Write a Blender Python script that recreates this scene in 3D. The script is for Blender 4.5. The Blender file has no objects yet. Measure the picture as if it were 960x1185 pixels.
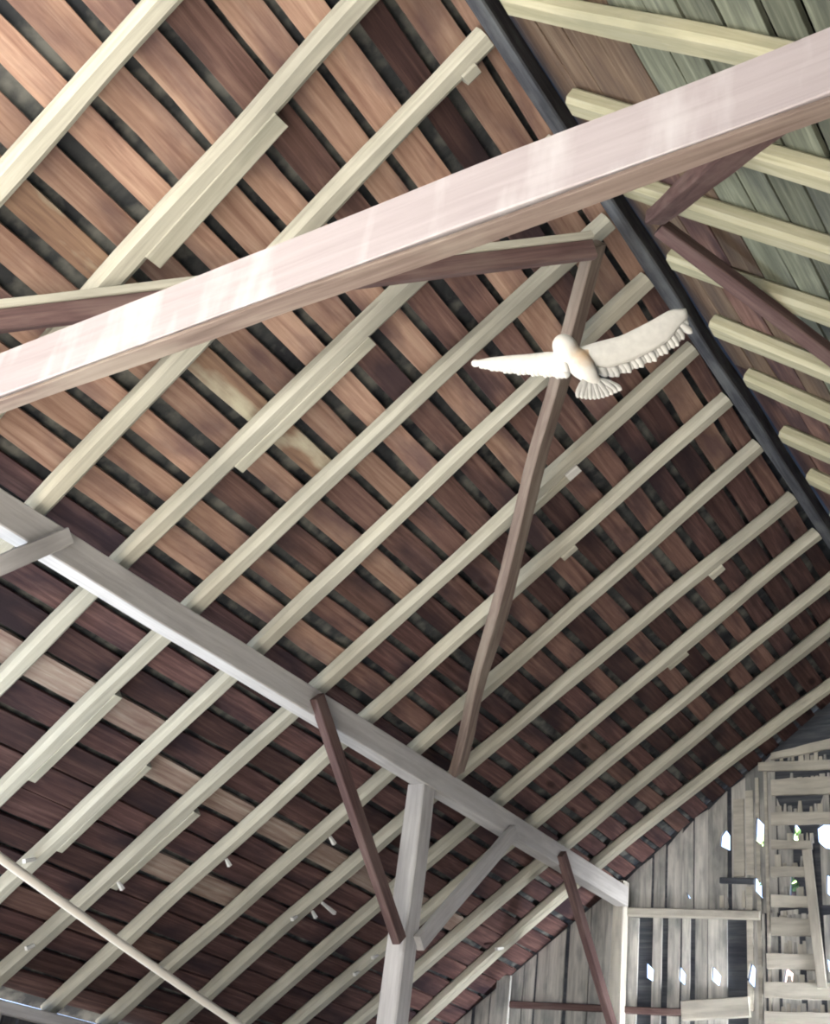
import bpy, bmesh, math, random
from mathutils import Vector, Matrix, noise
random.seed(7)
sc = bpy.context.scene
C = sc.collection

# ---------------------------------------------------------------- survey of the barn
# lengths below are in "u" (rafter spacing, 0.60 m); camera eye is the origin of u space
U, EYE = 0.6, Vector((0, 0, 1.6))
F, YAW, PIT, ROL = 1396.68, 0.6508, 0.5252, 0.1433
PL, PR = 0.6609, 0.6688            # roof pitches
XR, ZR = -3.6518, 8.0594           # ridge
XP, ZP = -7.975, 4.64              # purlin
YT, YW, YP = 3.52, 17.05, 11.4     # tie beam, gable wall, middle post
RD = 0.16                          # rafter depth
def W(p): return Vector(p) * U + EYE
ca, sa, cb, sb, cc, s_ = math.cos(YAW), math.sin(YAW), math.cos(PIT), math.sin(PIT), math.cos(ROL), math.sin(ROL)
FW = Vector((-sa * cb, ca * cb, sb)); r0 = Vector((ca, sa, 0)); u0 = r0.cross(FW)
RT = cc * r0 + s_ * u0; UP = -s_ * r0 + cc * u0
def ray(px, py): return ((px - 480) / F * RT - (py - 592.5) / F * UP + FW).normalized()
def at_x(px, py, x): d = ray(px, py); return d * (x / d.x)
def at_y(px, py, y): d = ray(px, py); return d * (y / d.y)
def at_slope(px, py, side=-1, h=0.0):
    """point of the roof plane (h above the rafters' underside) seen from the eye"""
    d = ray(px, py); p = PL if side < 0 else PR; t = math.tan(p) * (1 if side < 0 else -1)
    return d * ((ZR + h / math.cos(p) - t * XR) / (d.z - t * d.x))
def slope(t, y, h=0.0, side=-1):
    p = PL if side < 0 else PR
    return Vector((XR + side * math.cos(p) * t + side * math.sin(p) * h, y, ZR - math.sin(p) * t + math.cos(p) * h))
def nrm(side=-1):
    p = PL if side < 0 else PR
    return Vector((side * math.sin(p), 0, math.cos(p)))
def t_of(P, side=-1): 
    p = PL if side < 0 else PR
    return (P.x - XR) * side * math.cos(p) + (ZR - P.z) * math.sin(p)

# ---------------------------------------------------------------- camera, sky, lights
cam = bpy.data.cameras.new('camera'); cam.sensor_fit = 'HORIZONTAL'; cam.sensor_width = 36; cam.lens = 36 * F / 960
cam.clip_end = 200
co = bpy.data.objects.new('camera', cam); C.objects.link(co); sc.camera = co
M = Matrix((RT, UP, -FW)).transposed().to_4x4(); M.translation = EYE; co.matrix_world = M

wd = bpy.data.worlds.new('sky'); sc.world = wd; wd.use_nodes = True
bg = wd.node_tree.nodes['Background']; bg.inputs[0].default_value = (0.50, 0.66, 1.0, 1); bg.inputs[1].default_value = 3.4

def area(name, loc, aim, sx, sy, power, col, spread=180):
    l = bpy.data.lights.new(name, 'AREA'); l.shape = 'RECTANGLE'; l.size = sx; l.size_y = sy; l.energy = power; l.color = col
    l.spread = math.radians(spread)
    o = bpy.data.objects.new(name, l); C.objects.link(o); o.location = loc
    o.rotation_euler = (Vector(aim) - Vector(loc)).to_track_quat('-Z', 'Y').to_euler()
    return o
# front doorway (behind the camera); left, right and upper lamps are unseen, added fill
area('daylight_front_doorway', (-3.0, -2.3, 1.3), (-2.8, 3.0, 2.6), 4.8, 2.4, 15, (1.0, 0.95, 0.85))
area('added_fill_front_upper', (-2.6, -2.3, 4.3), (-3.4, 2.6, 5.4), 1.5, 1.0, 112, (1.0, 0.95, 0.86), 130)  # no hatch known; added to brighten the near roof and steepen the falloff
area('added_fill_left_low', (-7.1, 2.6, 1.15), (-5.4, 3.2, 3.2), 3.4, 2.1, 60, (0.68, 0.83, 1.0), 90)  # added to brighten the low left rafters
area('added_fill_right', (1.9, 9.0, .9), (-3.2, 10.3, 2.7), 1.1, 1.5, 44, (0.97, 0.98, 1.0), 32)  # added to brighten the gable wall
sl = bpy.data.lights.new('sun', 'SUN'); sl.energy = 104; sl.angle = math.radians(.6); sl.color = (1.0, .97, .90)
so = bpy.data.objects.new('sun', sl); C.objects.link(so); so.rotation_euler = Vector((.02, .86, -.50)).to_track_quat('-Z', 'Y').to_euler()

sc.cycles.diffuse_bounces = 1
sc.cycles.filter_width = 2.0
sc.view_settings.view_transform = 'Standard'; sc.view_settings.look = 'None'
sc.view_settings.exposure = 0.0; sc.view_settings.gamma = 1; sc.view_settings.use_curve_mapping = False

# ---------------------------------------------------------------- materials
def wood(name, c1, c2, c3, blotch=None, bamt=0.5, bscale=1.5, rough=0.75, grain=20, val=0.35, bump=0.25, bmap=(1.0, 2.6, 2.6), knots=False):
    m = bpy.data.materials.new(name); m.use_nodes = True; nt = m.node_tree; N = nt.nodes; L = nt.links
    b = N['Principled BSDF']; b.inputs['Roughness'].default_value = rough
    if 'Specular IOR Level' in b.inputs: b.inputs['Specular IOR Level'].default_value = 0.25
    tc = N.new('ShaderNodeTexCoord'); oi = N.new('ShaderNodeObjectInfo')
    add = N.new('ShaderNodeVectorMath'); add.operation = 'ADD'
    mul = N.new('ShaderNodeMath'); mul.operation = 'MULTIPLY'; mul.inputs[1].default_value = 37.0
    L.new(oi.outputs['Random'], mul.inputs[0]); L.new(tc.outputs['Object'], add.inputs[0]); L.new(mul.outputs[0], add.inputs[1])
    mp = N.new('ShaderNodeMapping'); mp.inputs['Scale'].default_value = (1.1, grain, grain); L.new(add.outputs[0], mp.inputs[0])
    n1 = N.new('ShaderNodeTexNoise'); n1.inputs['Scale'].default_value = 1.6; n1.inputs['Detail'].default_value = 9; n1.inputs['Roughness'].default_value = .62
    n1.inputs['Distortion'].default_value = 0.5; L.new(mp.outputs[0], n1.inputs['Vector'])
    r = N.new('ShaderNodeValToRGB'); e = r.color_ramp.elements
    e[0].position = 0.3; e[0].color = (*c1, 1); e[1].position = 0.7; e[1].color = (*c3, 1)
    q = e.new(0.5); q.color = (*c2, 1); L.new(n1.outputs['Fac'], r.inputs[0])
    col = r.outputs[0]
    if blotch:
        mp2 = N.new('ShaderNodeMapping'); mp2.inputs['Scale'].default_value = bmap; L.new(add.outputs[0], mp2.inputs[0])
        n2 = N.new('ShaderNodeTexNoise'); n2.inputs['Scale'].default_value = bscale; n2.inputs['Detail'].default_value = 5; L.new(mp2.outputs[0], n2.inputs['Vector'])
        r2 = N.new('ShaderNodeValToRGB'); r2.color_ramp.elements[0].position = 0.47; r2.color_ramp.elements[1].position = 0.66
        r2.color_ramp.elements[0].color = (0, 0, 0, 1); r2.color_ramp.elements[1].color = (bamt, bamt, bamt, 1)
        L.new(n2.outputs['Fac'], r2.inputs[0])
        mx = N.new('ShaderNodeMixRGB'); L.new(r2.outputs[0], mx.inputs[0]); L.new(col, mx.inputs[1]); mx.inputs[2].default_value = (*blotch, 1); col = mx.outputs[0]
    if knots:
        mp3 = N.new('ShaderNodeMapping'); mp3.inputs['Scale'].default_value = (1.5, 3.2, 3.2); L.new(add.outputs[0], mp3.inputs[0])
        vo = N.new('ShaderNodeTexVoronoi'); vo.inputs['Scale'].default_value = 1.0; L.new(mp3.outputs[0], vo.inputs['Vector'])
        r3 = N.new('ShaderNodeValToRGB'); r3.color_ramp.elements[0].position = .06; r3.color_ramp.elements[1].position = .13
        r3.color_ramp.elements[0].color = (.85, .85, .85, 1); r3.color_ramp.elements[1].color = (0, 0, 0, 1); L.new(vo.outputs['Distance'], r3.inputs[0])
        mk = N.new('ShaderNodeMixRGB'); L.new(r3.outputs[0], mk.inputs[0]); L.new(col, mk.inputs[1]); mk.inputs[2].default_value = (c1[0] * .35, c1[1] * .3, c1[2] * .3, 1); col = mk.outputs[0]
    hs = N.new('ShaderNodeHueSaturation'); mr = N.new('ShaderNodeMapRange')
    mr.inputs['To Min'].default_value = 1 - val; mr.inputs['To Max'].default_value = 1 + val
    L.new(oi.outputs['Random'], mr.inputs['Value']); L.new(mr.outputs[0], hs.inputs['Value']); L.new(col, hs.inputs['Color'])
    L.new(hs.outputs[0], b.inputs['Base Color'])
    bp = N.new('ShaderNodeBump'); bp.inputs['Strength'].default_value = bump; bp.inputs['Distance'].default_value = 0.01
    L.new(n1.outputs['Fac'], bp.inputs['Height']); L.new(bp.outputs[0], b.inputs['Normal'])
    return m
def plain(name, col, rough=0.7, var=0.0, scale=20, sub=0):
    m = bpy.data.materials.new(name); m.use_nodes = True; nt = m.node_tree; b = nt.nodes['Principled BSDF']
    b.inputs['Roughness'].default_value = rough
    tc = nt.nodes.new('ShaderNodeTexCoord'); n = nt.nodes.new('ShaderNodeTexNoise'); n.inputs['Scale'].default_value = scale; n.inputs['Detail'].default_value = 5
    nt.links.new(tc.outputs['Object'], n.inputs['Vector'])
    r = nt.nodes.new('ShaderNodeValToRGB'); r.color_ramp.elements[0].position = .3; r.color_ramp.elements[1].position = .7
    r.color_ramp.elements[0].color = (*[c * (1 - var) for c in col], 1); r.color_ramp.elements[1].color = (*[min(1, c * (1 + var)) for c in col], 1)
    nt.links.new(n.outputs['Fac'], r.inputs[0]); nt.links.new(r.outputs[0], b.inputs['Base Color'])
    return m
MAT = dict(
    rafter=wood('cream_rafter_timber', (.47, .45, .37), (.58, .56, .46), (.66, .64, .54), (.32, .31, .26), .6, 1.2, val=.10),
    splice=wood('green_grey_splice_timber', (.44, .42, .33), (.54, .52, .42), (.62, .60, .50), (.30, .30, .24), .55, 1.5, val=.06),
    rrafter=wood('yellow_rafter_timber', (.40, .38, .25), (.52, .49, .33), (.60, .57, .42), (.28, .28, .20), .6, 1.5, val=.10),
    tie=wood('pinkish_whitewashed_timber', (.46, .405, .41), (.51, .455, .46), (.56, .505, .51), (.78, .76, .76), .7, 2.0, val=.0, bump=.1, bmap=(2.6, 1.0, .7)),
    purlin=wood('whitewashed_timber', (.54, .52, .50), (.66, .64, .62), (.74, .72, .70), (.40, .38, .38), .45, 1.8, val=.05),
    brown=wood('dark_brown_timber', (.085, .050, .048), (.135, .082, .078), (.20, .13, .118), (.28, .22, .19), .3, 2, val=.1),
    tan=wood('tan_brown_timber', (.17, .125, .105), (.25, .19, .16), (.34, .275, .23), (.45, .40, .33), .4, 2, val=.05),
    ridge=wood('blackened_ridge_timber', (.045, .05, .06), (.08, .085, .10), (.14, .15, .17), (.3, .32, .32), .3, 3, val=0),
    board=wood('dim_red_brown_board', (.060, .031, .031), (.108, .058, .054), (.20, .116, .100), (.030, .020, .027), .85, 1.4, val=.38, knots=True),
    board2=wood('lit_orange_tan_board', (.30, .17, .125), (.45, .285, .21), (.58, .40, .30), (.15, .09, .09), .85, 1.5, val=.22, knots=True),
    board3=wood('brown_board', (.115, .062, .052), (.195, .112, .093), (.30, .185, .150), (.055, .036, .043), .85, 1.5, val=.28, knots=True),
    lichen=wood('lichen_patched_board', (.20, .12, .09), (.30, .19, .13), (.40, .27, .18), (.66, .62, .46), .95, 2.2, val=.0),
    pale=wood('pale_streaked_board', (.26, .17, .14), (.42, .32, .26), (.56, .48, .40), (.16, .09, .08), .6, 1.3, val=.05),
    rboard=wood('grey_green_board', (.12, .13, .10), (.20, .215, .16), (.32, .34, .255), (.06, .065, .07), .8, 1.3, val=.25),
    rbrown=wood('dull_brown_board', (.13, .088, .066), (.20, .14, .10), (.29, .22, .155), (.09, .07, .065), .7, 1.3, val=.2),
    gable=wood('weathered_grey_board', (.32, .32, .31), (.60, .59, .55), (.78, .76, .71), (.19, .205, .21), .75, 2.5, val=.22, grain=16),
    slat=wood('weathered_pale_slat', (.48, .455, .39), (.64, .61, .53), (.76, .73, .64), (.36, .35, .31), .5, 2.5, val=.1, grain=12),
    dark=wood('dark_weathered_cladding', (.05, .06, .07), (.09, .10, .12), (.15, .16, .17), (.03, .03, .05), .5, 2, val=0),
    shingle=wood('mottled_roofing', (.02, .022, .03), (.055, .06, .065), (.12, .125, .12), (.26, .26, .23), .75, 5.0, val=0, grain=2, bmap=(1.3, 1.3, 1.3)),
    sidew=wood('dark_side_wall_board', (.05, .05, .06), (.10, .10, .11), (.18, .18, .18), (.3, .3, .3), .4, 2, val=.3),
    earth=plain('trodden_earth', (.235, .215, .195), .95, .25, 2),
    rod=plain('cream_painted_pole', (.72, .68, .60), .5, .08, 6),
    chip=plain('pale_splinter', (.82, .82, .78), .7, .05, 20),
)
def feather_mat():
    m = plain('white_plumage', (.80, .79, .74), .8, .06, 40)
    b = m.node_tree.nodes['Principled BSDF']
    return m
MAT['plume'] = feather_mat()
def body_mat():
    m = bpy.data.materials.new('white_and_buff_plumage'); m.use_nodes = True; nt = m.node_tree; N = nt.nodes; L = nt.links
    b = N['Principled BSDF']; b.inputs['Roughness'].default_value = .85
    tc = N.new('ShaderNodeTexCoord'); mp = N.new('ShaderNodeMapping'); L.new(tc.outputs['Object'], mp.inputs[0])
    vm = N.new('ShaderNodeVectorMath'); vm.operation = 'DISTANCE'; L.new(mp.outputs[0], vm.inputs[0]); vm.inputs[1].default_value = (.010, .008, .03)
    nz = N.new('ShaderNodeTexNoise'); nz.inputs['Scale'].default_value = 60; L.new(tc.outputs['Object'], nz.inputs['Vector'])
    ad = N.new('ShaderNodeMath'); ad.operation = 'MULTIPLY_ADD'; L.new(nz.outputs['Fac'], ad.inputs[0]); ad.inputs[1].default_value = .03; L.new(vm.outputs['Value'], ad.inputs[2])
    r = N.new('ShaderNodeValToRGB'); e = r.color_ramp.elements
    e[0].position = .03; e[0].color = (.72, .52, .33, 1); e[1].position = .085; e[1].color = (.84, .82, .76, 1)
    L.new(ad.outputs[0], r.inputs[0]); L.new(r.outputs[0], b.inputs['Base Color'])
    return m
MAT['body'] = body_mat()

# ---------------------------------------------------------------- helpers
def link_mesh(name, bm, mat, parent=None, mw=None, smooth=False):
    bmesh.ops.recalc_face_normals(bm, faces=bm.faces)
    me = bpy.data.meshes.new(name); bm.to_mesh(me); bm.free(); me.materials.append(mat)
    if smooth:
        for p in me.polygons: p.use_smooth = True
    o = bpy.data.objects.new(name, me); C.objects.link(o)
    if mw is not None: o.matrix_world = mw
    if parent is not None:
        o.parent = parent; o.matrix_parent_inverse = Matrix.Identity(4)
        o.matrix_basis = parent.matrix_world.inverted() @ (mw if mw is not None else Matrix.Identity(4))
    return o
def tag(o, label=None, cat=None, group=None, kind=None):
    if label: o['label'] = label
    if cat: o['category'] = cat
    if group: o['group'] = group
    if kind: o['kind'] = kind
    return o
def empty(name, loc):
    o = bpy.data.objects.new(name, None); C.objects.link(o); o.matrix_world = Matrix.Translation(loc); o.empty_display_size = .1
    return o
def timber(name, pts, w, d, up, mat, parent=None, anchor='bottom', wob=0.006, rnd=0.12, step=0.3, taper=1.0, edge=0.0):
    """a sawn timber along a polyline (u space). w across, d along `up`; the line runs in the middle of its bottom face
    (anchor 'bottom'), its top face or its heart. The mesh's own X axis follows the grain."""
    P = [W(p) for p in pts]
    X = (P[-1] - P[0]).normalized(); Z = Vector(up); Z = (Z - X * Z.dot(X)).normalized(); Y = Z.cross(X)
    mw = Matrix((X, Y, Z)).transposed().to_4x4(); mw.translation = P[0]; inv = mw.inverted()
    Q = [inv @ p for p in P]
    w *= U; d *= U; z0 = {'bottom': 0, 'top': -d, 'mid': -d / 2}[anchor]
    Ltot = Q[-1].x; n = max(1, int(Ltot / (step * U)))
    sd = random.random() * 100
    def mid(x):
        for i in range(len(Q) - 1):
            if x <= Q[i + 1].x or i == len(Q) - 2:
                k = (x - Q[i].x) / max(1e-6, Q[i + 1].x - Q[i].x); return Q[i].lerp(Q[i + 1], k)
    bm = bmesh.new(); rings = []
    c = min(w, d) * rnd
    for i in range(n + 1):
        x = Ltot * i / n; m = mid(x)
        k = 1 + (taper - 1) * i / n
        ya = noise.noise((x * 1.3, sd, 0)) * wob; yb = noise.noise((x * 1.3, sd + 9, 3)) * wob; za = noise.noise((x * 1.1, sd + 20, 7)) * wob * .7
        if edge:
            ya += noise.noise((x * 4, sd + 31, 0)) * edge; yb += noise.noise((x * 4, sd + 47, 3)) * edge
        h = w / 2 * k; y0, y1 = m.y - h + ya, m.y + h + yb; a, b = m.z + z0 + za, m.z + z0 + d * k + za
        ring = [(y0 + c, a), (y1 - c, a), (y1, a + c), (y1, b - c), (y1 - c, b), (y0 + c, b), (y0, b - c), (y0, a + c)]
        rings.append([bm.verts.new((x, y, z)) for y, z in ring])
    for i in range(n):
        for j in range(8):
            bm.faces.new((rings[i][j], rings[i][(j + 1) % 8], rings[i + 1][(j + 1) % 8], rings[i + 1][j]))
    bm.faces.new(rings[0][::-1]); bm.faces.new(rings[-1])
    return link_mesh(name, bm, mat, parent, mw)
def box(bm, x0, x1, y0, y1, z0a, z1a, z0b=None, z1b=None):
    """hexahedron with a sloping bottom and top between x0 and x1 (metres, world)"""
    if z0b is None: z0b = z0a
    if z1b is None: z1b = z1a
    v = [bm.verts.new(p) for p in ((x0, y0, z0a), (x1, y0, z0b), (x1, y1, z0b), (x0, y1, z0a), (x0, y0, z1a), (x1, y0, z1b), (x1, y1, z1b), (x0, y1, z1a))]
    for f in ((0, 3, 2, 1), (4, 5, 6, 7), (0, 1, 5, 4), (1, 2, 6, 5), (2, 3, 7, 6), (3, 0, 4, 7)): bm.faces.new([v[i] for i in f])
def cut_strip(bm, x0, x1, zb, zt, holes, y0, y1, fx=None):
    """upright slab between x0 and x1 with functions zb(x), zt(x) and convex holes [(x,z),..] cut right through (u space)"""
    xs = {x0, x1}
    for h in holes:
        for (x, z) in h:
            if x0 < x < x1: xs.add(x)
    if x0 < XR < x1: xs.add(XR)
    xs = sorted(xs)
    def span(h, x):
        zs = []
        for i in range(len(h)):
            (xa, za), (xb, zb_) = h[i], h[(i + 1) % len(h)]
            if abs(xa - xb) < 1e-9:
                if abs(x - xa) < 1e-6: zs += [za, zb_]
            elif min(xa, xb) - 1e-6 <= x <= max(xa, xb) + 1e-6: zs.append(za + (zb_ - za) * (x - xa) / (xb - xa))
        return (min(zs), max(zs)) if zs else None
    for a, b in zip(xs[:-1], xs[1:]):
        e = (b - a) * 1e-3; m = (a + b) / 2
        act = [h for h in holes if min(p[0] for p in h) < m < max(p[0] for p in h)]
        act = [h for h in act if min(p[1] for p in h) > zb(m) + .005 and max(p[1] for p in h) < zt(m) - .005]
        act = [(span(h, a + e), span(h, b - e)) for h in act]; act = sorted([s for s in act if s[0] and s[1]], key=lambda s: s[0][0])
        lo = (zb(a), zb(b))
        for sa_, sb_ in act:
            if sa_[0] > lo[0]:
                put(bm, a, b, y0, y1, lo, (sa_[0], sb_[0]))
            lo = (sa_[1], sb_[1])
        put(bm, a, b, y0, y1, lo, (zt(a), zt(b)))
def put(bm, a, b, y0, y1, lo, hi):
    if hi[0] - lo[0] < 1e-4 or hi[1] - lo[1] < 1e-4: return
    f = lambda z: z * U + EYE.z
    box(bm, a * U, b * U, y0 * U, y1 * U, f(lo[0]), f(hi[0]), f(lo[1]), f(hi[1]))

# ---------------------------------------------------------------- roof slopes: skip sheathing and roofing
ZF = -EYE.z / U                                    # floor in u space
def gap_t(k, y): return 1.96 + .024 * (y - 3.25) + .355 * k
RY = [lambda t, c=c, a=a, b=b: (lambda T: c[0] * T * T + c[1] * T + c[2] + (0 if T == t else (2 * c[0] * T + c[1]) * (t - T)))(min(max(t, a), b)) for c, a, b in [
    ((0, .0569, 2.9484), 0, 11), ((0, .0629, 4.0152), 0, 11), ((0, .0466, 4.9977), 0, 11), ((.0018, -.0013, 6.2104), .4, 7.1),
    ((.0037, -.0253, 7.2423), .4, 8.2), ((.0004, .014, 8.1067), .3, 9.3), ((-.0001, -.003, 9.2615), .2, 10.4), ((.0023, -.0235, 10.2183), .2, 10.4),
    ((-.0004, -.0012, 11.1837), .2, 10.4), ((.0053, -.0864, 12.4053), .6, 10.2), ((.0029, -.0558, 13.3253), .3, 9.4), ((.0032, -.075, 14.3714), .4, 9.6),
    ((.0048, -.0819, 15.3266), .8, 9.3), ((.019, -.241, 16.7904), 2, 8.5)]]
Y0, TE = -4.0, 10.75
cl = empty('ceiling_left', W(slope(5, 9, .2))); tag(cl, kind='structure')
jr = random.Random(3)
for k in range(-6, 24):
    js = sorted(jr.sample([3, 5, 6, 8, 10, 12], 2)) if k != 4 else [4, 9]; tc_ = gap_t(k + .5, 8)
    ys = [Y0] + [RY[j](tc_) + .02 for j in js] + [YW + .5]
    for s in range(3):
        ya, yb = ys[s] + .006, ys[s + 1] - .006
        w = .355 - .095 + jr.uniform(-.035, .03)
        if tc_ > 6.2: w = .355 - .06 + jr.uniform(-.02, .03)
        off = jr.uniform(-.012, .012)
        if k == -6: w, off = .20, .045
        p0 = slope(gap_t(k + .5, ya) + off, ya, RD); p1 = slope(gap_t(k + .5, yb) + off + jr.uniform(-.015, .015), yb, RD)
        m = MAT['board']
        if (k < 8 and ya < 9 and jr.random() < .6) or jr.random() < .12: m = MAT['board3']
        if (k < 9 and ya < 4 and jr.random() < .85) or (k < 6 and ya < 5 and jr.random() < .3): m = MAT['board2']  # tone picked by nearness, imitating light that fades along the roof
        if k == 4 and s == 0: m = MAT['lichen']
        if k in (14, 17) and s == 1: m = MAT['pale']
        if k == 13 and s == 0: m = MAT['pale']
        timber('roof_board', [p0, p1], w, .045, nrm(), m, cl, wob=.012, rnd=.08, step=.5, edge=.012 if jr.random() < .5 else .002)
# roofing above the boards, with a few small holes that show the sky
def roofing(side, holes):
    bm = bmesh.new(); p = PL if side < 0 else PR
    ts = sorted(set([0.0, TE + .1] + [v for h in holes for v in (h[0] - h[2], h[0] + h[2])]))
    for a, b in zip(ts[:-1], ts[1:]):
        m = (a + b) / 2; cuts = sorted([(h[1] - h[3], h[1] + h[3]) for h in holes if h[0] - h[2] < m < h[0] + h[2]])
        lo = Y0 - .2
        for c in cuts + [(YW + .6, None)]:
            if c[0] > lo:
                v = [bm.verts.new(W(slope(t, y, h, side))) for h in (.24, .29) for t, y in ((a, lo), (b, lo), (b, c[0]), (a, c[0]))]
                for f in ((0, 3, 2, 1), (4, 5, 6, 7), (0, 1, 5, 4), (1, 2, 6, 5), (2, 3, 7, 6), (3, 0, 4, 7)): bm.faces.new([v[i] for i in f])
            lo = c[1]
    return bm
hs = []
for px, py, ht, hy in ((377, 501, .035, .07), (372, 494, .02, .03), (423, 482, .035, .07), (480, 416, .03, .06), (127, 762, .03, .06), (36, 1000, .02, .05), (905, 693, .02, .05)):
    P = at_slope(px, py, -1, .24); hs.append((t_of(P - nrm() * .24), P.y, ht, hy))
o = link_mesh('roofing', roofing(-1, hs), MAT['shingle'], cl)
crt = empty('ceiling_right', W(slope(5, 9, .2, 1))); tag(crt, kind='structure')
tt = -.16; k = 0
RG = [4.82, 5.9, 6.92, 7.97, 9.03, 9.97, 11.10, 12.05, 12.95, 14.0, 15.1, 16.2]
while tt < TE:
    w = jr.uniform(.27, .36)
    gap = .015 if tt < 1.2 else jr.choice((.03, .05, .06))
    ys = [Y0, RG[jr.choice((1, 3, 5))] + .03, YW + .5]
    for s in range(2):
        p0 = slope(tt + w / 2 + .010 * (ys[s] - 5), ys[s] + .006, RD, 1); p1 = slope(tt + w / 2 + .010 * (ys[s + 1] - 5), ys[s + 1] - .006, RD, 1)
        m = MAT['board3'] if (tt < .5 and s == 1) else MAT['rbrown'] if (tt < 1.1 or jr.random() < .12) else MAT['rboard']
        timber('roof_board', [p0, p1], w, .045, nrm(1), m, crt, wob=.008, rnd=.08, step=.5, edge=.008)
    tt += w + gap; k += 1
link_mesh('roofing', roofing(1, []), MAT['shingle'], crt)
timber('ridge_cap', [(XR, Y0 - .2, ZR + .30), (XR, YW + .6, ZR + .30)], .5, .12, (0, 0, 1), MAT['dark'], crt, step=2)

# ---------------------------------------------------------------- floor, side walls
bm = bmesh.new(); f = ZF
box(bm, -14, 9, -9, 22, -.12, 0); tag(link_mesh('floor', bm, MAT['earth']), kind='structure')
XE = XR - math.cos(PL) * 10.42                     # line of the eaves wall
ZE = ZR - math.sin(PL) * 10.42
WLEFT = 0
wl = empty('wall_left', W((XE, 9, ZF))); tag(wl, kind='structure')
y = Y0 + .1
while y < YW - .1:
    w = jr.uniform(.34, .46); w = min(w, YW - y)
    timber('wall_board', [(XE - .22, y + w / 2, (ZF + 2.3 / U) if 1.6 < y < 7.0 else ZF + .02), (XE - .22, y + w / 2, ZE - .12)], w - .02, .06, (1, 0, 0), MAT['sidew'], wl, anchor='top', step=1)  # opening added for the low left fill lamp
    y += w
for yy in (9.35, 12.4, 15.4):
    timber('stud', [(XE - .10, yy, ZF + .02), (XE - .10, yy, ZE - .14)], .2, .18, (1, 0, 0), MAT['purlin'], wl, anchor='mid')
wr = empty('wall_right', W((2 * XR * 0 + 4.7, 5, ZF))); tag(wr, kind='structure')
XE2 = XR + math.cos(PR) * 10.42
y = Y0 + .1
while y < YW - .1:
    w = jr.uniform(.34, .46)
    timber('wall_board', [(XE2 + .22, y + w / 2, (ZF + 2.6 / U) if 11 < y < 15.8 else ZF + .02), (XE2 + .22, y + w / 2, ZR - math.sin(PR) * 10.42 - .12)], w - .02, .06, (-1, 0, 0), MAT['sidew'], wr, anchor='top', step=1)  # opening added for the lamp that brightens the gable
    y += w

# front gable with its wide doorway (behind the camera)
wn = empty('wall_front', W((XR, Y0, ZF))); tag(wn, kind='structure')
bm = bmesh.new()
for xa, xb, dz in ((XE - .3, -9.2, 0), (-9.2, -.8, 2.7 / U), (-.8, XE2 + .3, 0)):
    cut_strip(bm, xa, xb, lambda x: ZF + dz, lambda x: ZR + .2 - (XR - x) * math.tan(PL) if x < XR else ZR + .2 - (x - XR) * math.tan(PR), [[(-5.6, 3.66), (-3.05, 3.66), (-3.05, 5.34), (-5.6, 5.34)]], Y0 + .0, Y0 + .08)  # upper hole added to suit the high fill lamp
link_mesh('plank_cladding', bm, MAT['sidew'], wn)
# ---------------------------------------------------------------- gable wall
wf = empty('wall_far', W((XR, YW, ZF))); tag(wf, kind='structure')
def G(px, py): P = at_y(px, py, YW); return (P.x, P.z)
def rooflo(x, h=.16):
    return (ZR + h / math.cos(PL) + (x - XR) * math.tan(PL)) if x < XR else (ZR + h / math.cos(PR) - (x - XR) * math.tan(PR))
def hole(pts): return [G(*p) for p in pts]
HOLES = [
    hole([(874, 945), (883, 954), (882, 979), (873, 971)]),
    hole([(918, 951), (925, 960), (924, 977), (916, 969)]),
    hole([(838, 959), (843, 966), (843, 983), (832, 978), (833, 966)]),
    hole([(872, 1014), (880, 1022), (880, 1036), (883, 1041), (872, 1029)]),
    hole([(914, 1012), (923, 1022), (921, 1042), (913, 1035)]),
    hole([(955, 1011), (965, 1018), (964, 1040), (955, 1032)]),
    hole([(792, 1030), (798, 1039), (795, 1039)]),
    hole([(746, 1113), (755, 1122), (754, 1135), (746, 1130)]),
    hole([(785, 1117), (792, 1127), (791, 1140), (784, 1133)]),
    hole([(823, 1117), (833, 1129), (831, 1141), (822, 1133)]),
    hole([(868, 1113), (873, 1121), (872, 1143), (864, 1134)]),
    hole([(908, 1118), (919, 1129), (917, 1144), (905, 1138)]),
    hole([(955, 1108), (966, 1120), (966, 1129), (957, 1122)]),
    hole([(944, 957), (953, 951), (968, 951), (968, 983), (955, 981), (945, 973)]),
]
XL, XRt = XE - .2, XE2 + .2
bm = bmesh.new(); cut_strip(bm, XL, XRt, lambda x: ZF, lambda x: rooflo(x, .2), HOLES, YW + .05, YW + .09)
link_mesh('outer_cladding', bm, MAT['dark'], wf)
gr = random.Random(11)
def gboard(x0, x1, zb0, zb1, zt0, zt1, y1=YW + .05, th=.022, mat='gable'):
    bm = bmesh.new()
    fb = lambda x: zb0 + (zb1 - zb0) * (x - x0) / (x1 - x0)
    ft = lambda x: zt0 + (zt1 - zt0) * (x - x0) / (x1 - x0)
    xs = x0; lean = 0
    cut_strip(bm, x0, x1, fb, ft, HOLES, y1 - th, y1)
    # own frame with X up the grain
    o3 = W(((x0 + x1) / 2, y1, zb0)); mw = Matrix(((0, 0, 1), (0, 1, 0), (-1, 0, 0))).transposed().to_4x4()
    mw = Matrix((Vector((0, 0, 1)), Vector((0, 1, 0)), Vector((-1, 0, 0)))).transposed().to_4x4(); mw.translation = o3
    bm.transform(mw.inverted())
    return link_mesh('wall_board', bm, MAT[mat], wf, mw)
zr1 = G(800, 1057)[1]; zr2 = G(700, 1168)[1]
x = XL
nb = 0
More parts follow.
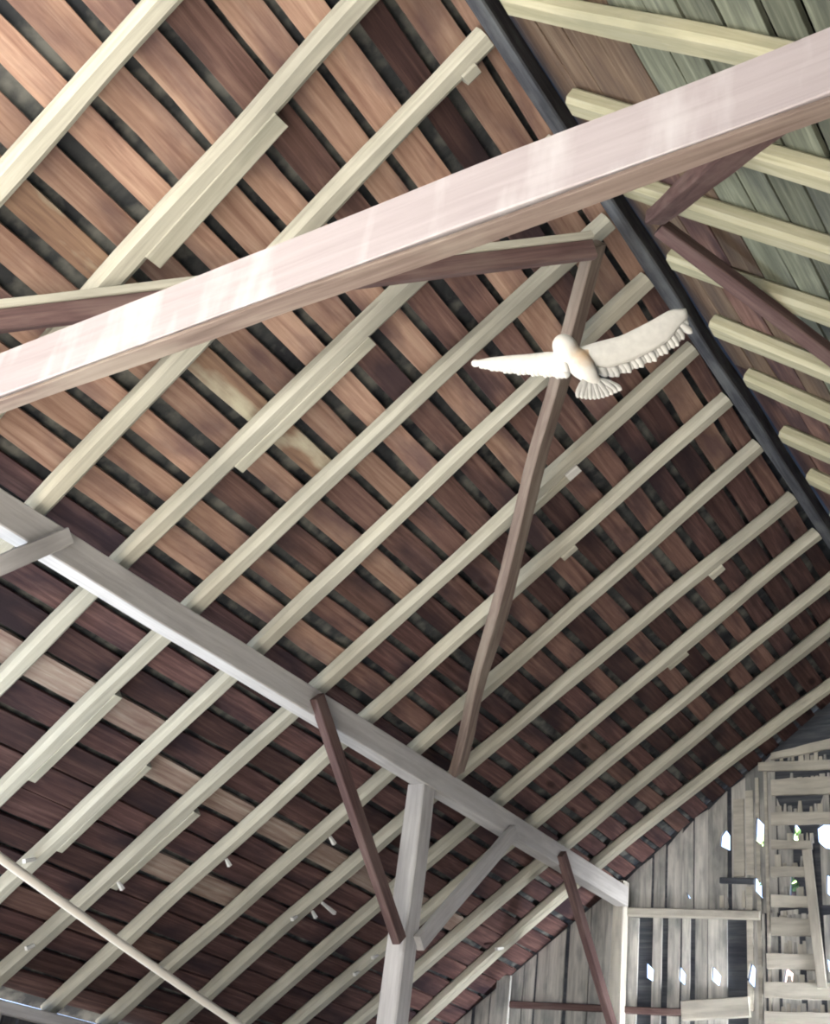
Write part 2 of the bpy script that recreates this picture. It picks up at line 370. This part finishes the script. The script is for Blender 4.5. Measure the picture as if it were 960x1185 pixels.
while x < XRt:
    vis = -11.3 < x < -4.4
    w = gr.uniform(.16, .34) if vis else gr.uniform(.5, .7)
    gp = gr.choice((.0, .02, .04, .07)) if vis else .01
    x1 = min(x + w, XRt)
    top0, top1 = rooflo(x, .15), rooflo(x1, .15)
    if x < XR < x1: x = x1; continue
    if not vis: gboard(x, x1, ZF, ZF, top0, top1)
    else:
        # two lengths, butted at the upper rail; ragged ends leave the dark cladding bare
        if x < -8.15:
            gboard(x, x1, ZF, ZF, top0 - .02, top1 - .02)
        else:
            if x < -5.75: gboard(x, x1, zr1, zr1, top0 - gr.uniform(.0, .1), top1 - gr.uniform(0, .1), y1=YW + .05)
            elif gr.random() < .55: gboard(x, x1 - .05, zr1 + .1, zr1 + .1, top0 - gr.uniform(.6, 1.6), top1 - gr.uniform(.6, 1.6))
            if gr.random() < .85: gboard(x + gr.uniform(0, .03), x1 - gr.uniform(0, .04), ZF, ZF, zr1 + gr.uniform(-.05, .05), zr1 + gr.uniform(-.05, .05))
    x = x1 + gp
    nb += 1
def rail(pa, pb, h, mat, y=YW - .02, th=.10, name='rail', wob=.01):
    a, b = G(*pa), G(*pb)
    return timber(name, [(a[0], y, a[1]), (b[0], y, b[1])], th, h, (0, 0, 1), MAT[mat], wf, anchor='mid', wob=wob, step=.15)
rail((722, 1056), (880, 1060), .12, 'slat')
rail((590, 1163), (790, 1172), .09, 'brown')
rail((790, 1170), (868, 1166), .26, 'slat')
# wide pale planks laid across the right of the gable, with dark slots between them
def slat(pts, mat='slat', y1=YW + .0, th=.05, name='slat'):
    """one horizontal plank given by its outline on the wall (left-top, right-top, right-bottom, left-bottom)"""
    a, b, c_, d = [G(*p) for p in pts]
    x0, x1 = (a[0] + d[0]) / 2, (b[0] + c_[0]) / 2
    zt = lambda x: a[1] + (b[1] - a[1]) * (x - x0) / (x1 - x0) + .012 * noise.noise((x * 5, a[1] * 3, 0))
    zb = lambda x: d[1] + (c_[1] - d[1]) * (x - x0) / (x1 - x0) + .012 * noise.noise((x * 5, d[1] * 3, 4))
    bm = bmesh.new(); n = 8
    for i in range(n):
        cut_strip(bm, x0 + (x1 - x0) * i / n, x0 + (x1 - x0) * (i + 1) / n, zb, zt, HOLES, y1 - th, y1)
    mw = Matrix.Translation(W((x0, y1, a[1]))); bm.transform(mw.inverted())
    return link_mesh(name, bm, MAT[mat], wf, mw)
R_ = 1040
slat([(893, 873), (R_, 836), (R_, 852), (893, 880)], y1=YW + .0)
slat([(878, 884), (R_, 876), (R_, 890), (878, 893)])
slat([(893, 903), (R_, 896), (R_, 918), (893, 921)])
slat([(893, 941), (R_, 940), (R_, 954), (893, 955)])
slat([(893, 973), (940, 974), (940, 983), (893, 983)])
slat([(893, 1004), (938, 1004), (938, 1015), (893, 1015)])
slat([(893, 1036), (942, 1038), (942, 1051), (893, 1050)])
slat([(893, 1062), (946, 1065), (946, 1084), (893, 1083)])
slat([(888, 1104), (952, 1105), (952, 1124), (888, 1121)])
slat([(886, 1137), (R_, 1140), (R_, 1160), (886, 1155)])
slat([(886, 1171), (R_, 1174), (R_, 1230), (886, 1225)])
# broad uprights of the slatted bay
def upright(pa, pb, w, y1, mat, th=.05, name='upright'):
    a, b = G(*pa), G(*pb); bm = bmesh.new()
    n = 1; x0 = min(a[0], b[0]) - w / 2; x1 = max(a[0], b[0]) + w / 2
    return timber(name, [(b[0], y1, b[1]), (a[0], y1, a[1])], w, th, (0, -1, 0), MAT[mat], wf, anchor='mid', step=.3)
for x0p, x1p, yt_, yb_ in ((873, 882.5, 900, 1180), (883, 893, 888, 1180), (862, 872, 915, 1012), (848, 861, 925, 1014), (863, 872, 1026, 1170)):
    a = G(x0p, yt_); b = G(x1p, yb_)
    bm = bmesh.new(); cut_strip(bm, a[0], b[0], lambda x: b[1], lambda x: a[1], HOLES, YW - .0, YW + .03)
    link_mesh('upright', bm, MAT['slat'], wf)
upright((935, 985), (953, 1145), .13, YW - .07, 'slat', name='stud')
upright((586, 1130), (578, 1230), .24, YW - .06, 'gable', name='stud')
# short pale lath pieces standing in the slots, their tops ragged
for x0_, x1_, ya_, yb_ in ((903, 960, 866, 878), (915, 975, 891, 903), (900, 975, 922, 940), (913, 942, 955, 973), (899, 934, 984, 1004), (909, 936, 1015, 1038),
                           (896, 942, 1051, 1064), (908, 945, 1084, 1105), (912, 950, 1124, 1138), (905, 975, 1158, 1172), (834, 861, 1024, 1048)):
    px = x0_
    while px < x1_:
        w = gr.uniform(4, 8); tp = ya_ + (yb_ - ya_) * gr.uniform(.15, .75)
        a, b = G(px, tp), G(px + .5, yb_ + 2)
        if gr.random() < .85 and a[1] > b[1] + .02: timber('lath', [(b[0], YW + .025, b[1]), (a[0], YW + .025, a[1])], w / 78 * .9, .025, (0, -1, 0), MAT['slat' if gr.random() < .6 else 'gable'], wf, anchor='mid', step=.1, taper=gr.uniform(.5, 1))
        px += w
# dark bar painting the shade of a slot above the ragged boards left of the slatted bay
rail((833, 1019), (872, 1020), .08, 'dark', y=YW - .0, th=.06)

# ---------------------------------------------------------------- main frame
n_ = nrm()
o = timber('ridge_beam', [(XR - .05, Y0, ZR - .10), (XR - .05, YW - .03, ZR - .10)], .13, .26, (0, 0, 1), MAT['ridge'], wob=.01)
tag(o, 'blackened ridge beam where the two roof slopes meet', 'beam')
XP2 = 2 * XR - XP
o = timber('tie_beam', [(XP - .3, YT + .06, 4.40), (XP2 + .3, YT + .06, 4.40)], .11, .40, (0, 0, 1), MAT['tie'], anchor='mid', wob=.008, rnd=.06)
tag(o, 'broad whitewashed tie beam crossing the barn close overhead', 'beam')
timber('shading_strip', [(XP + .3, YT + .065, 4.17), (XP2 - .3, YT + .065, 4.17)], .11, .028, (0, 0, 1), MAT['tan'], o, anchor='mid', wob=.012, step=.12)  # brown strip painting the shade on the tie beam's underside
def purlin(x, label):
    o = timber('purlin', [(x, Y0 + .1, ZP), (x, YW - .22, ZP)], .20, .29, (0, 0, 1), MAT['purlin'], anchor='top', rnd=.05)
    return tag(o, label, 'beam', 'purlins under the rafters')
purlin(XP + .03, 'long whitewashed purlin carrying the left rafters on posts')
XP2 = 2 * XR - XP
purlin(XP2 - .10, 'long whitewashed purlin under the right roof slope, outside the picture')
ZPB = ZP - .29
def post(x, y, w, label, mat='purlin', top=ZPB, d=None):
    o = timber('post', [(x, y, ZF + .01), (x, y, top)], w, d or w, (0, -1, 0), MAT[mat], anchor='mid', rnd=.06, wob=.012)
    return tag(o, label, 'post', 'posts under the purlins')
post(XP, YP - .04, .25, 'stout whitewashed post with two knee braces under the left purlin', top=ZPB)
post(XP, YT + .26, .26, 'whitewashed post behind the left end of the big tie beam, outside the picture')
post(XP - .03, YW - .12, .18, 'slim pale post against the gable wall at the far end of the purlin', 'slat', top=ZP + .10)
post(XP2, YP, .29, 'whitewashed post under the right purlin, outside the picture')
post(XP2, YT + .26, .26, 'whitewashed post by the right end of the tie beam, outside the picture')
def brace(a, b, w, d, up, mat, name, label, cat='brace', group=None, **k):
    global o_last
    o = timber(name, [a, b], w, d, up, MAT[mat], anchor='mid', rnd=.08, **k); o_last = o; return tag(o, label, cat, group)
KB = 'knee braces between posts and purlin'
P1 = at_x(366, 806, XP + .16); P2 = at_x(462, 1088, XP + .16)
brace(P1, P2, .16, .10, (1, 0, 0), 'brown', 'knee_brace', 'dark brown knee brace on the near side of the middle post', group=KB)
P1 = at_x(594, 962, XP + .16); P2 = at_x(484, 1092, XP + .16)
brace(P1, P2, .17, .10, (1, 0, 0), 'purlin', 'knee_brace', 'whitewashed knee brace on the far side of the middle post', group=KB)
P1 = at_x(649, 988, XP + .16); P2 = at_x(712, 1200, XP + .16)
brace(P1, P2, .15, .10, (1, 0, 0), 'brown', 'knee_brace', 'dark knee brace running down to the gable wall post', group=KB)
P1 = at_x(78, 621, XP + .14); P2 = at_x(-285, 775, XP + .14)
brace(P1, P2, .15, .10, (1, 0, 0), 'purlin', 'knee_brace', 'pale knee brace leaving the purlin at the left edge of the picture', group=KB)
# struts up to the ridge
SG = 'long struts propping the ridge'
ap = at_slope(688, 272, -1, -.06)
lo_ = at_x(527, 893, XP + .2)
brace(ap + Vector((0, 0, -.1)), lo_, .20, .12, (1, -.4, 0), 'tan', 'ridge_strut', 'long tan strut from the ridge down to the middle post, behind the bird', 'strut', SG, wob=.03)
pl_ = at_slope(-150, 398, -1, -.12)
brace(ap + Vector((.06, -.12, -.30)), pl_ + Vector((0, 0, .06)), .08, .17, (0, -.3, 1), 'brown', 'ridge_strut', 'brown plank strut with a pale upper edge passing behind the tie beam', 'strut', SG)
upv = Vector((0, -.3, 1)).normalized(); st = C.objects[-1] if False else o_last
timber('shading_strip', [ap + Vector((.06, -.15, -.30)) + upv * .11, pl_ + Vector((0, -.03, .06)) + upv * .11], .10, .07, (0, -.3, 1), MAT['rafter'], st, anchor='mid')  # cream strip painting the light along the plank's top edge
ar = at_slope(758, 252, 1, -.10)
brace(at_y(893, 136, YT + .22), ar, .17, .12, (0, 0, 1), 'brown', 'ridge_strut', 'dark brown strut under the right slope, meeting the tie beam', 'strut', SG)
brace(ar + Vector((.02, .06, -.06)), at_x(1500, 818, XP2 - .1), .14, .12, (0, 0, 1), 'brown', 'ridge_strut', 'thin brown strut crossing the right hand rafters', 'strut', SG)

# ---------------------------------------------------------------- rafters
LL = {
 0: 'pale rafter in the top left corner of the roof',
 1: 'pale rafter doubled by a square-ended splice, above the tie beam',
 2: 'pale rafter with a small nub near the ridge, meeting the ridge above the tie beam',
 3: 'pale spliced rafter, first to the left of the one ending at the strut apex',
 4: 'straight pale rafter ending at the ridge by the apex of the struts',
 5: 'pale rafter whose upper end shows just above the bird',
 6: 'pale rafter with a bright stub just under the bird, ending beyond its right wingtip',
 7: 'pale rafter with a bright nub halfway, first below the one under the bird',
 8: 'pale rafter coming down to the purlin just before the middle post',
 9: 'pale rafter reaching the purlin at the middle post, with a light nub',
 10: 'dim pale rafter, first beyond the middle post',
 11: 'dim pale rafter, second beyond the middle post',
 12: 'dim greenish rafter, third beyond the middle post',
 13: 'darkest rafter of the left slope, nearest the gable wall'}
RAF = {}
for k in range(14):
    pts = [slope(t, RY[k](t) + .035) for t in (.15, 1, 2, 3, 4, 5, 6, 7, 8, 9, 10, 10.7)]
    o = timber('rafter', pts, .185, RD, n_, MAT['rafter'], wob=.014, rnd=.26, step=.25, taper=1.08)
    tag(o, LL[k] + ('' if len(LL[k]) else ''), 'rafter', 'rafters of the left slope'); RAF[k] = o
def splice(k, pa, pb, w=.11, sgn=1, h=.01, mat='splice'):
    """a plank nailed along the rafter between two places"""
    t0, t1 = t_of(at_slope(*pa)), t_of(at_slope(*pb))
    dy = sgn * (.055 + w / 2) + .035
    timber('splice_plank', [slope(t0, RY[k](t0) + dy, -h), slope(t1, RY[k](t1) + dy, -h)], w, .15, n_, MAT[mat], RAF[k], wob=.004, rnd=.06)
splice(1, (318, 130), (168, 296), .16)
splice(3, (412, 375), (272, 540), .12)
splice(4, (142, 808), (28, 900), .10)
splice(5, (175, 888), (68, 985), .08)
splice(6, (230, 942), (135, 1030), .11)
splice(6, (600, 470), (545, 530), .10, mat='splice')
splice(10, (790, 750), (770, 770), .09)
def nub(k, px, py, l=.12, w=.10, s=1, mat='rafter'):
    t = t_of(at_slope(px, py)); y = RY[k](t) + s * .12
    timber('wood_block', [slope(t - l / 2, y, -.03), slope(t + l / 2, y, -.03)], w, .12, n_, MAT[mat], RAF[k], step=.05, wob=.01)
nub(2, 549, 92, .14, .10); nub(6, 596, 473, .16, .12, mat='chip'); nub(7, 655, 636, .2, .10); nub(9, 825, 657, .2, .12)
def splint(k, px, py, s=.05):
    P = at_slope(px, py, -1, -.02); t = t_of(P); k = min(range(14), key=lambda i: abs(RY[i](t) + .035 - P.y))
    d = 1 if P.y > RY[k](t) + .035 else -1; A = slope(t - .05, RY[k](t) + .035 + d * .07, .0)
    if abs(P.y - A.y) < .05: P = P + Vector((0, d * .06, 0))
    timber('splinter', [A, P + Vector((.03, .02 * d, -.02))], .03, .03, (0, 0, 1), MAT['chip'], RAF[k], anchor='mid', step=.02, wob=.006, taper=1.5)
for k, px, py in ((6, 138, 1027), (5, 33, 998), (9, 362, 1060), (9, 384, 1055), (8, 380, 973), (10, 412, 1128), (10, 430, 1108), (13, 573, 1098), (7, 262, 1000), (9, 337, 1063), (5, 30, 1097)):
    splint(k, px, py)
RLab = ['yellowish right-slope rafter at the top, above the tie beam',
 'yellowish right-slope rafter hidden partly behind the tie beam, with the dark strut end beside it',
 'yellowish right-slope rafter under the strut joint', 'yellowish right-slope rafter crossed by the thin brown strut',
 'yellowish right-slope rafter just right of the bird\'s wingtip', 'yellowish right-slope rafter, second below the bird\'s wingtip',
 'dull right-slope rafter, third below the bird\'s wingtip', 'dim greenish right-slope rafter at the right edge of the picture',
 'darkest right-slope rafter seen, low at the right edge']
DR = [.09, .10, .08, .06, .07, .1, .03, .02, .02, .02, 0, 0]
for i, yy in enumerate(RG):
    pts = [slope(t, yy + DR[i] * t, 0, 1) for t in (.16, 2, 4, 6, 8, 10.7)]
    o = timber('rafter', pts, .225, RD, nrm(1), MAT['rrafter'], wob=.016, rnd=.24, step=.25)
    tag(o, RLab[i] if i < 9 else ('right-slope rafter beyond the right edge, third from the gable wall', 'right-slope rafter beyond the right edge, second from the gable wall', 'right-slope rafter beyond the right edge, next to the gable wall')[i - 9], 'rafter', 'rafters of the right slope')

# wall plate at the eaves
a = at_x(0, 1165, XE + .02)
o = timber('wall_plate', [(XE + .02, Y0 + .1, a.z), (XE + .02, YW - .02, a.z)], .2, .13, (0, 0, 1), MAT['purlin'], anchor='mid')
tag(o, 'pale wall plate under the rafter feet in the bottom left corner', 'beam')
# thin pole between the posts
a, b = at_x(-215, 835, XP + .24), at_x(430, 1287, XP + .24)
bm = bmesh.new(); A_, B_ = W(a), W(b); X = (B_ - A_).normalized(); q = X.to_track_quat('Z', 'Y')
n = 24; rings = []
for i in range(n + 1):
    c0 = A_.lerp(B_, i / n) + Vector((0, 0, -.03 * math.sin(math.pi * i / n))); rr = .021 + .001 * noise.noise((i * .7, 2, 2))
    rings.append([bm.verts.new(c0 + q @ Vector((rr * math.cos(j * math.pi / 5), rr * math.sin(j * math.pi / 5), 0))) for j in range(10)])
for i in range(n):
    for j in range(10): bm.faces.new((rings[i][j], rings[i][(j + 1) % 10], rings[i + 1][(j + 1) % 10], rings[i + 1][j]))
bm.faces.new(rings[0][::-1]); bm.faces.new(rings[-1])
tag(link_mesh('pole', bm, MAT['rod'], smooth=True), 'thin cream pole slanting across the bottom left of the roof space', 'pole')

# ---------------------------------------------------------------- the bird
DB = 4.7; mpx = DB / F
BO = EYE + ray(672, 415) * DB
bird = empty('bird', BO); bird.matrix_world = Matrix((RT, UP, -FW)).transposed().to_4x4() @ Matrix.Identity(4)
bmx = Matrix((RT, UP, -FW)).transposed().to_4x4(); bmx.translation = BO; bird.matrix_world = bmx
tag(bird, 'white bird with buff back flying under the rafters, wings spread', 'bird')
def B(px, py, w=0.0): return Vector(((px - 672) * mpx, -(py - 415) * mpx, w))
def ball(bm, c, r, rot=None, seg=20):
    m = Matrix.Translation(c) @ (rot.to_matrix().to_4x4() if rot else Matrix.Identity(4)) @ Matrix.Diagonal((*r, 1))
    bmesh.ops.create_uvsphere(bm, u_segments=seg, v_segments=seg // 2 + 2, radius=1, matrix=m)
def arm(bm, pts):
    prev = None
    for i in range(len(pts) - 1):
        (a, ra), (b, rb) = pts[i], pts[i + 1]
        for j in range(7):
            k = j / 6; ball(bm, a.lerp(b, k), [ra + (rb - ra) * k] * 3, seg=10)
bm = bmesh.new()
ax = (B(686, 442, .06) - B(655, 400, -.02)).normalized(); rq = ax.to_track_quat('Y', 'Z')
ball(bm, B(654, 402, .0), (.047, .056, .050), rq)             # head
ball(bm, B(661, 412, .0), (.046, .05, .046), rq)
ball(bm, B(670, 421, .01), (.050, .085, .046), rq)            # trunk
ball(bm, B(677, 432, .03), (.038, .06, .032), rq)             # rump
ball(bm, B(684, 442, .04), (.030, .045, .018), rq)
arm(bm, [(B(668, 414, .0), .030), (B(700, 402, -.01), .017), (B(745, 383, -.02), .012), (B(783, 363, -.03), .006)])
arm(bm, [(B(655, 416, .0), .028), (B(632, 413, -.04), .015), (B(595, 412, -.10), .010), (B(562, 413, -.16), .005)])
o = link_mesh('body', bm, MAT['body'], bird, bird.matrix_world.copy(), smooth=True)
rm = o.modifiers.new('remesh', 'REMESH'); rm.mode = 'VOXEL'; rm.voxel_size = .006; rm.use_smooth_shade = True
sm = o.modifiers.new('smooth', 'SMOOTH'); sm.factor = .6; sm.iterations = 6
def poly_at(pts, s):
    n = len(pts) - 1; x = min(max(s, 0), .9999) * n; i = int(x); return pts[i].lerp(pts[i + 1], x - i)
def blade(bm, a, b, w0, nrm_, th=.0022, camber=.004):
    """one feather: a long leaf with a round tip, solid"""
    X = (b - a); L = X.length; X.normalize(); Y = nrm_.cross(X).normalized(); Z = X.cross(Y)
    prof = [(0, .45), (.15, .75), (.4, 1), (.7, 1), (.85, .82), (.94, .5), (1.0, .08)]
    T, Bt = [], []
    for s, k in prof:
        c = a + X * L * s - Z * camber * (s * s)
        h = w0 * k / 2
        T.append([bm.verts.new(c + Y * h + Z * (-th * .3)), bm.verts.new(c + Z * th), bm.verts.new(c - Y * h + Z * (-th * .3))])
        Bt.append([bm.verts.new(c + Y * h - Z * th * .7), bm.verts.new(c - Z * th * .2), bm.verts.new(c - Y * h - Z * th * .7)])
    for i in range(len(prof) - 1):
        for j in range(2):
            bm.faces.new((T[i][j], T[i][j + 1], T[i + 1][j + 1], T[i + 1][j])); bm.faces.new((Bt[i][j], Bt[i + 1][j], Bt[i + 1][j + 1], Bt[i][j + 1]))
        bm.faces.new((T[i][0], T[i + 1][0], Bt[i + 1][0], Bt[i][0])); bm.faces.new((T[i][2], Bt[i][2], Bt[i + 1][2], T[i + 1][2]))
    bm.faces.new((T[0][0], Bt[0][0], Bt[0][1], T[0][1])); bm.faces.new((T[0][1], Bt[0][1], Bt[0][2], T[0][2]))
    bm.faces.new((T[-1][0], T[-1][1], Bt[-1][1], Bt[-1][0])); bm.faces.new((T[-1][1], T[-1][2], Bt[-1][2], Bt[-1][1]))
def wing(lead, trail, nf, w0, w1, nv):
    # covert surface: a thin cambered airfoil over the front of the wing
    bm = bmesh.new(); n = 18; rows = []
    for i in range(n + 1):
        s = i / n; a = poly_at(lead, s); b = poly_at(trail, s); row_t, row_b = [], []
        cov = .74 if s < .75 else .74 - (s - .75) * 1.5
        for j in range(8):
            k = j / 7; c = a.lerp(b, k * cov); th = (.009 * (1 - s) + .003) * math.sin(math.pi * min(1, k * .85 + .12))
            up_ = nv * (.010 * math.sin(math.pi * k * .8) * (1 - s * .5))
            row_t.append(bm.verts.new(c + up_ + nv * th)); row_b.append(bm.verts.new(c + up_ - nv * th))
        rows.append((row_t, row_b))
    for i in range(n):
        for j in range(7):
            bm.faces.new((rows[i][0][j], rows[i][0][j + 1], rows[i + 1][0][j + 1], rows[i + 1][0][j]))
            bm.faces.new((rows[i][1][j], rows[i + 1][1][j], rows[i + 1][1][j + 1], rows[i][1][j + 1]))
        for j in (0, 7): bm.faces.new((rows[i][0][j], rows[i + 1][0][j], rows[i + 1][1][j], rows[i][1][j]))
    for i in (0, n):
        for j in range(7): bm.faces.new((rows[i][0][j], rows[i][0][j + 1], rows[i][1][j + 1], rows[i][1][j]))
    wo = link_mesh('wing', bm, MAT['plume'], bird, bird.matrix_world.copy(), smooth=True)
    for i in range(nf):
        s = (i + .3) / nf; root = poly_at(lead, min(s * .93, 1)).lerp(poly_at(trail, s * .93), .32); tip = poly_at(trail, s + .05)
        if i >= nf - 3: tip = poly_at(trail, 1).lerp(poly_at(lead, 1), (i - nf + 3) * .33)
        tip = root + (tip - root) * (1.0 + .05 * ((i * 7) % 3 - 1))
        bm = bmesh.new(); blade(bm, root, tip, (w0 + (w1 - w0) * s) * 1.35, nv)
        bm.transform(Matrix.Translation(nv * (.0012 * (i % 3))))
        fo = link_mesh('flight_feather', bm, MAT['plume'], wo, bird.matrix_world.copy(), smooth=True)
nv = Vector((0, 0, 1))
lead = [B(664, 404, .0), B(690, 396, -.005), B(717, 389, -.01), B(749, 373, -.02), B(775, 358, -.03), B(794, 356, -.04)]
trail = [B(684, 430, .02), B(707, 437, .02), B(731, 429, .01), B(757, 417, .0), B(780, 402, -.01), B(800, 384, -.03)]
wing(lead, trail, 26, .030, .022, nv)
lead = [B(650, 408, .0), B(637, 406, -.03), B(615, 407, -.07), B(592, 407.5, -.10), B(568, 409, -.14), B(550, 411.5, -.18)]
trail = [B(662, 440, .02), B(640, 436, -.01), B(618, 433, -.05), B(592, 429, -.09), B(568, 423, -.13), B(549, 416, -.18)]
wing(lead, trail, 24, .028, .016, nv)
to = None
bm = bmesh.new(); ball(bm, B(684, 442, .045), (.028, .035, .012), rq); to = link_mesh('tail', bm, MAT['plume'], bird, bird.matrix_world.copy(), smooth=True)
for i in range(11):
    s = i / 10; tip = Vector(B(664 + 49 * s, 458 + 8 * math.sin(math.pi * (s * .8 + .15)) - 6 * s, .10)); root = B(676 + 14 * s, 438 + 2 * s, .045 + .002 * (i % 2))
    bm = bmesh.new(); blade(bm, root, tip, .032, nv); link_mesh('tail_feather', bm, MAT['plume'], to, bird.matrix_world.copy(), smooth=True)
hd = B(654, 402, .0)
fw_ = (-ax * .9 + Vector((-.15, .1, -.9))).normalized()      # it looks ahead, away from the viewer
for s in (-1, 1):
    side_ = fw_.cross(Vector((0, 1, .3))).normalized() * .018 * s
    bm = bmesh.new(); ball(bm, hd + fw_ * .043 + side_, (.006,) * 3, seg=10); link_mesh('eye', bm, plain('dark_eye', (.02, .02, .02), .2), bird, bird.matrix_world.copy(), smooth=True)
bm = bmesh.new(); bq = fw_.to_track_quat('Z', 'Y').to_matrix().to_4x4(); bmesh.ops.create_cone(bm, cap_ends=True, segments=10, radius1=.009, radius2=.001, depth=.03, matrix=Matrix.Translation(hd + fw_ * .06) @ bq)
link_mesh('beak', bm, plain('pale_beak', (.6, .5, .38), .5), bird, bird.matrix_world.copy(), smooth=True)

# ---------------------------------------------------------------- tree beyond the gable
def tree(px, py, dist, R, label, seed):
    c = EYE + ray(px, py) * dist; tr = random.Random(seed)
    root = empty('tree', (c.x, c.y, 0)); tag(root, label, 'tree')
    bm = bmesh.new()
    for i in range(1400):
        d = Vector((tr.gauss(0, 1), tr.gauss(0, 1), tr.gauss(0, 1))).normalized() * R * tr.random() ** .4
        p = c + Vector((d.x, d.y, d.z * .9)); a = Vector((tr.gauss(0, 1), tr.gauss(0, 1), tr.gauss(0, 1))).normalized(); b = a.orthogonal().normalized()
        s = tr.uniform(.05, .09); n2 = a.cross(b) * .006
        v = [bm.verts.new(p + k) for k in (a * s, b * s * .5 + n2, -a * s, -b * s * .5 + n2)]; bm.faces.new(v)
    link_mesh('foliage', bm, plain('leaf_green', (.16, .26, .10), .6, .4, 3), root, Matrix.Identity(4))
    bm = bmesh.new(); bmesh.ops.create_cone(bm, cap_ends=True, segments=12, radius1=.16, radius2=.07, depth=c.z, matrix=Matrix.Translation((c.x, c.y, c.z / 2)))
    link_mesh('trunk', bm, MAT['brown'], root, Matrix.Identity(4), smooth=True)
tree(912, 998, 15.5, .42, 'green tree outside, glimpsed through the gable wall openings', 5)
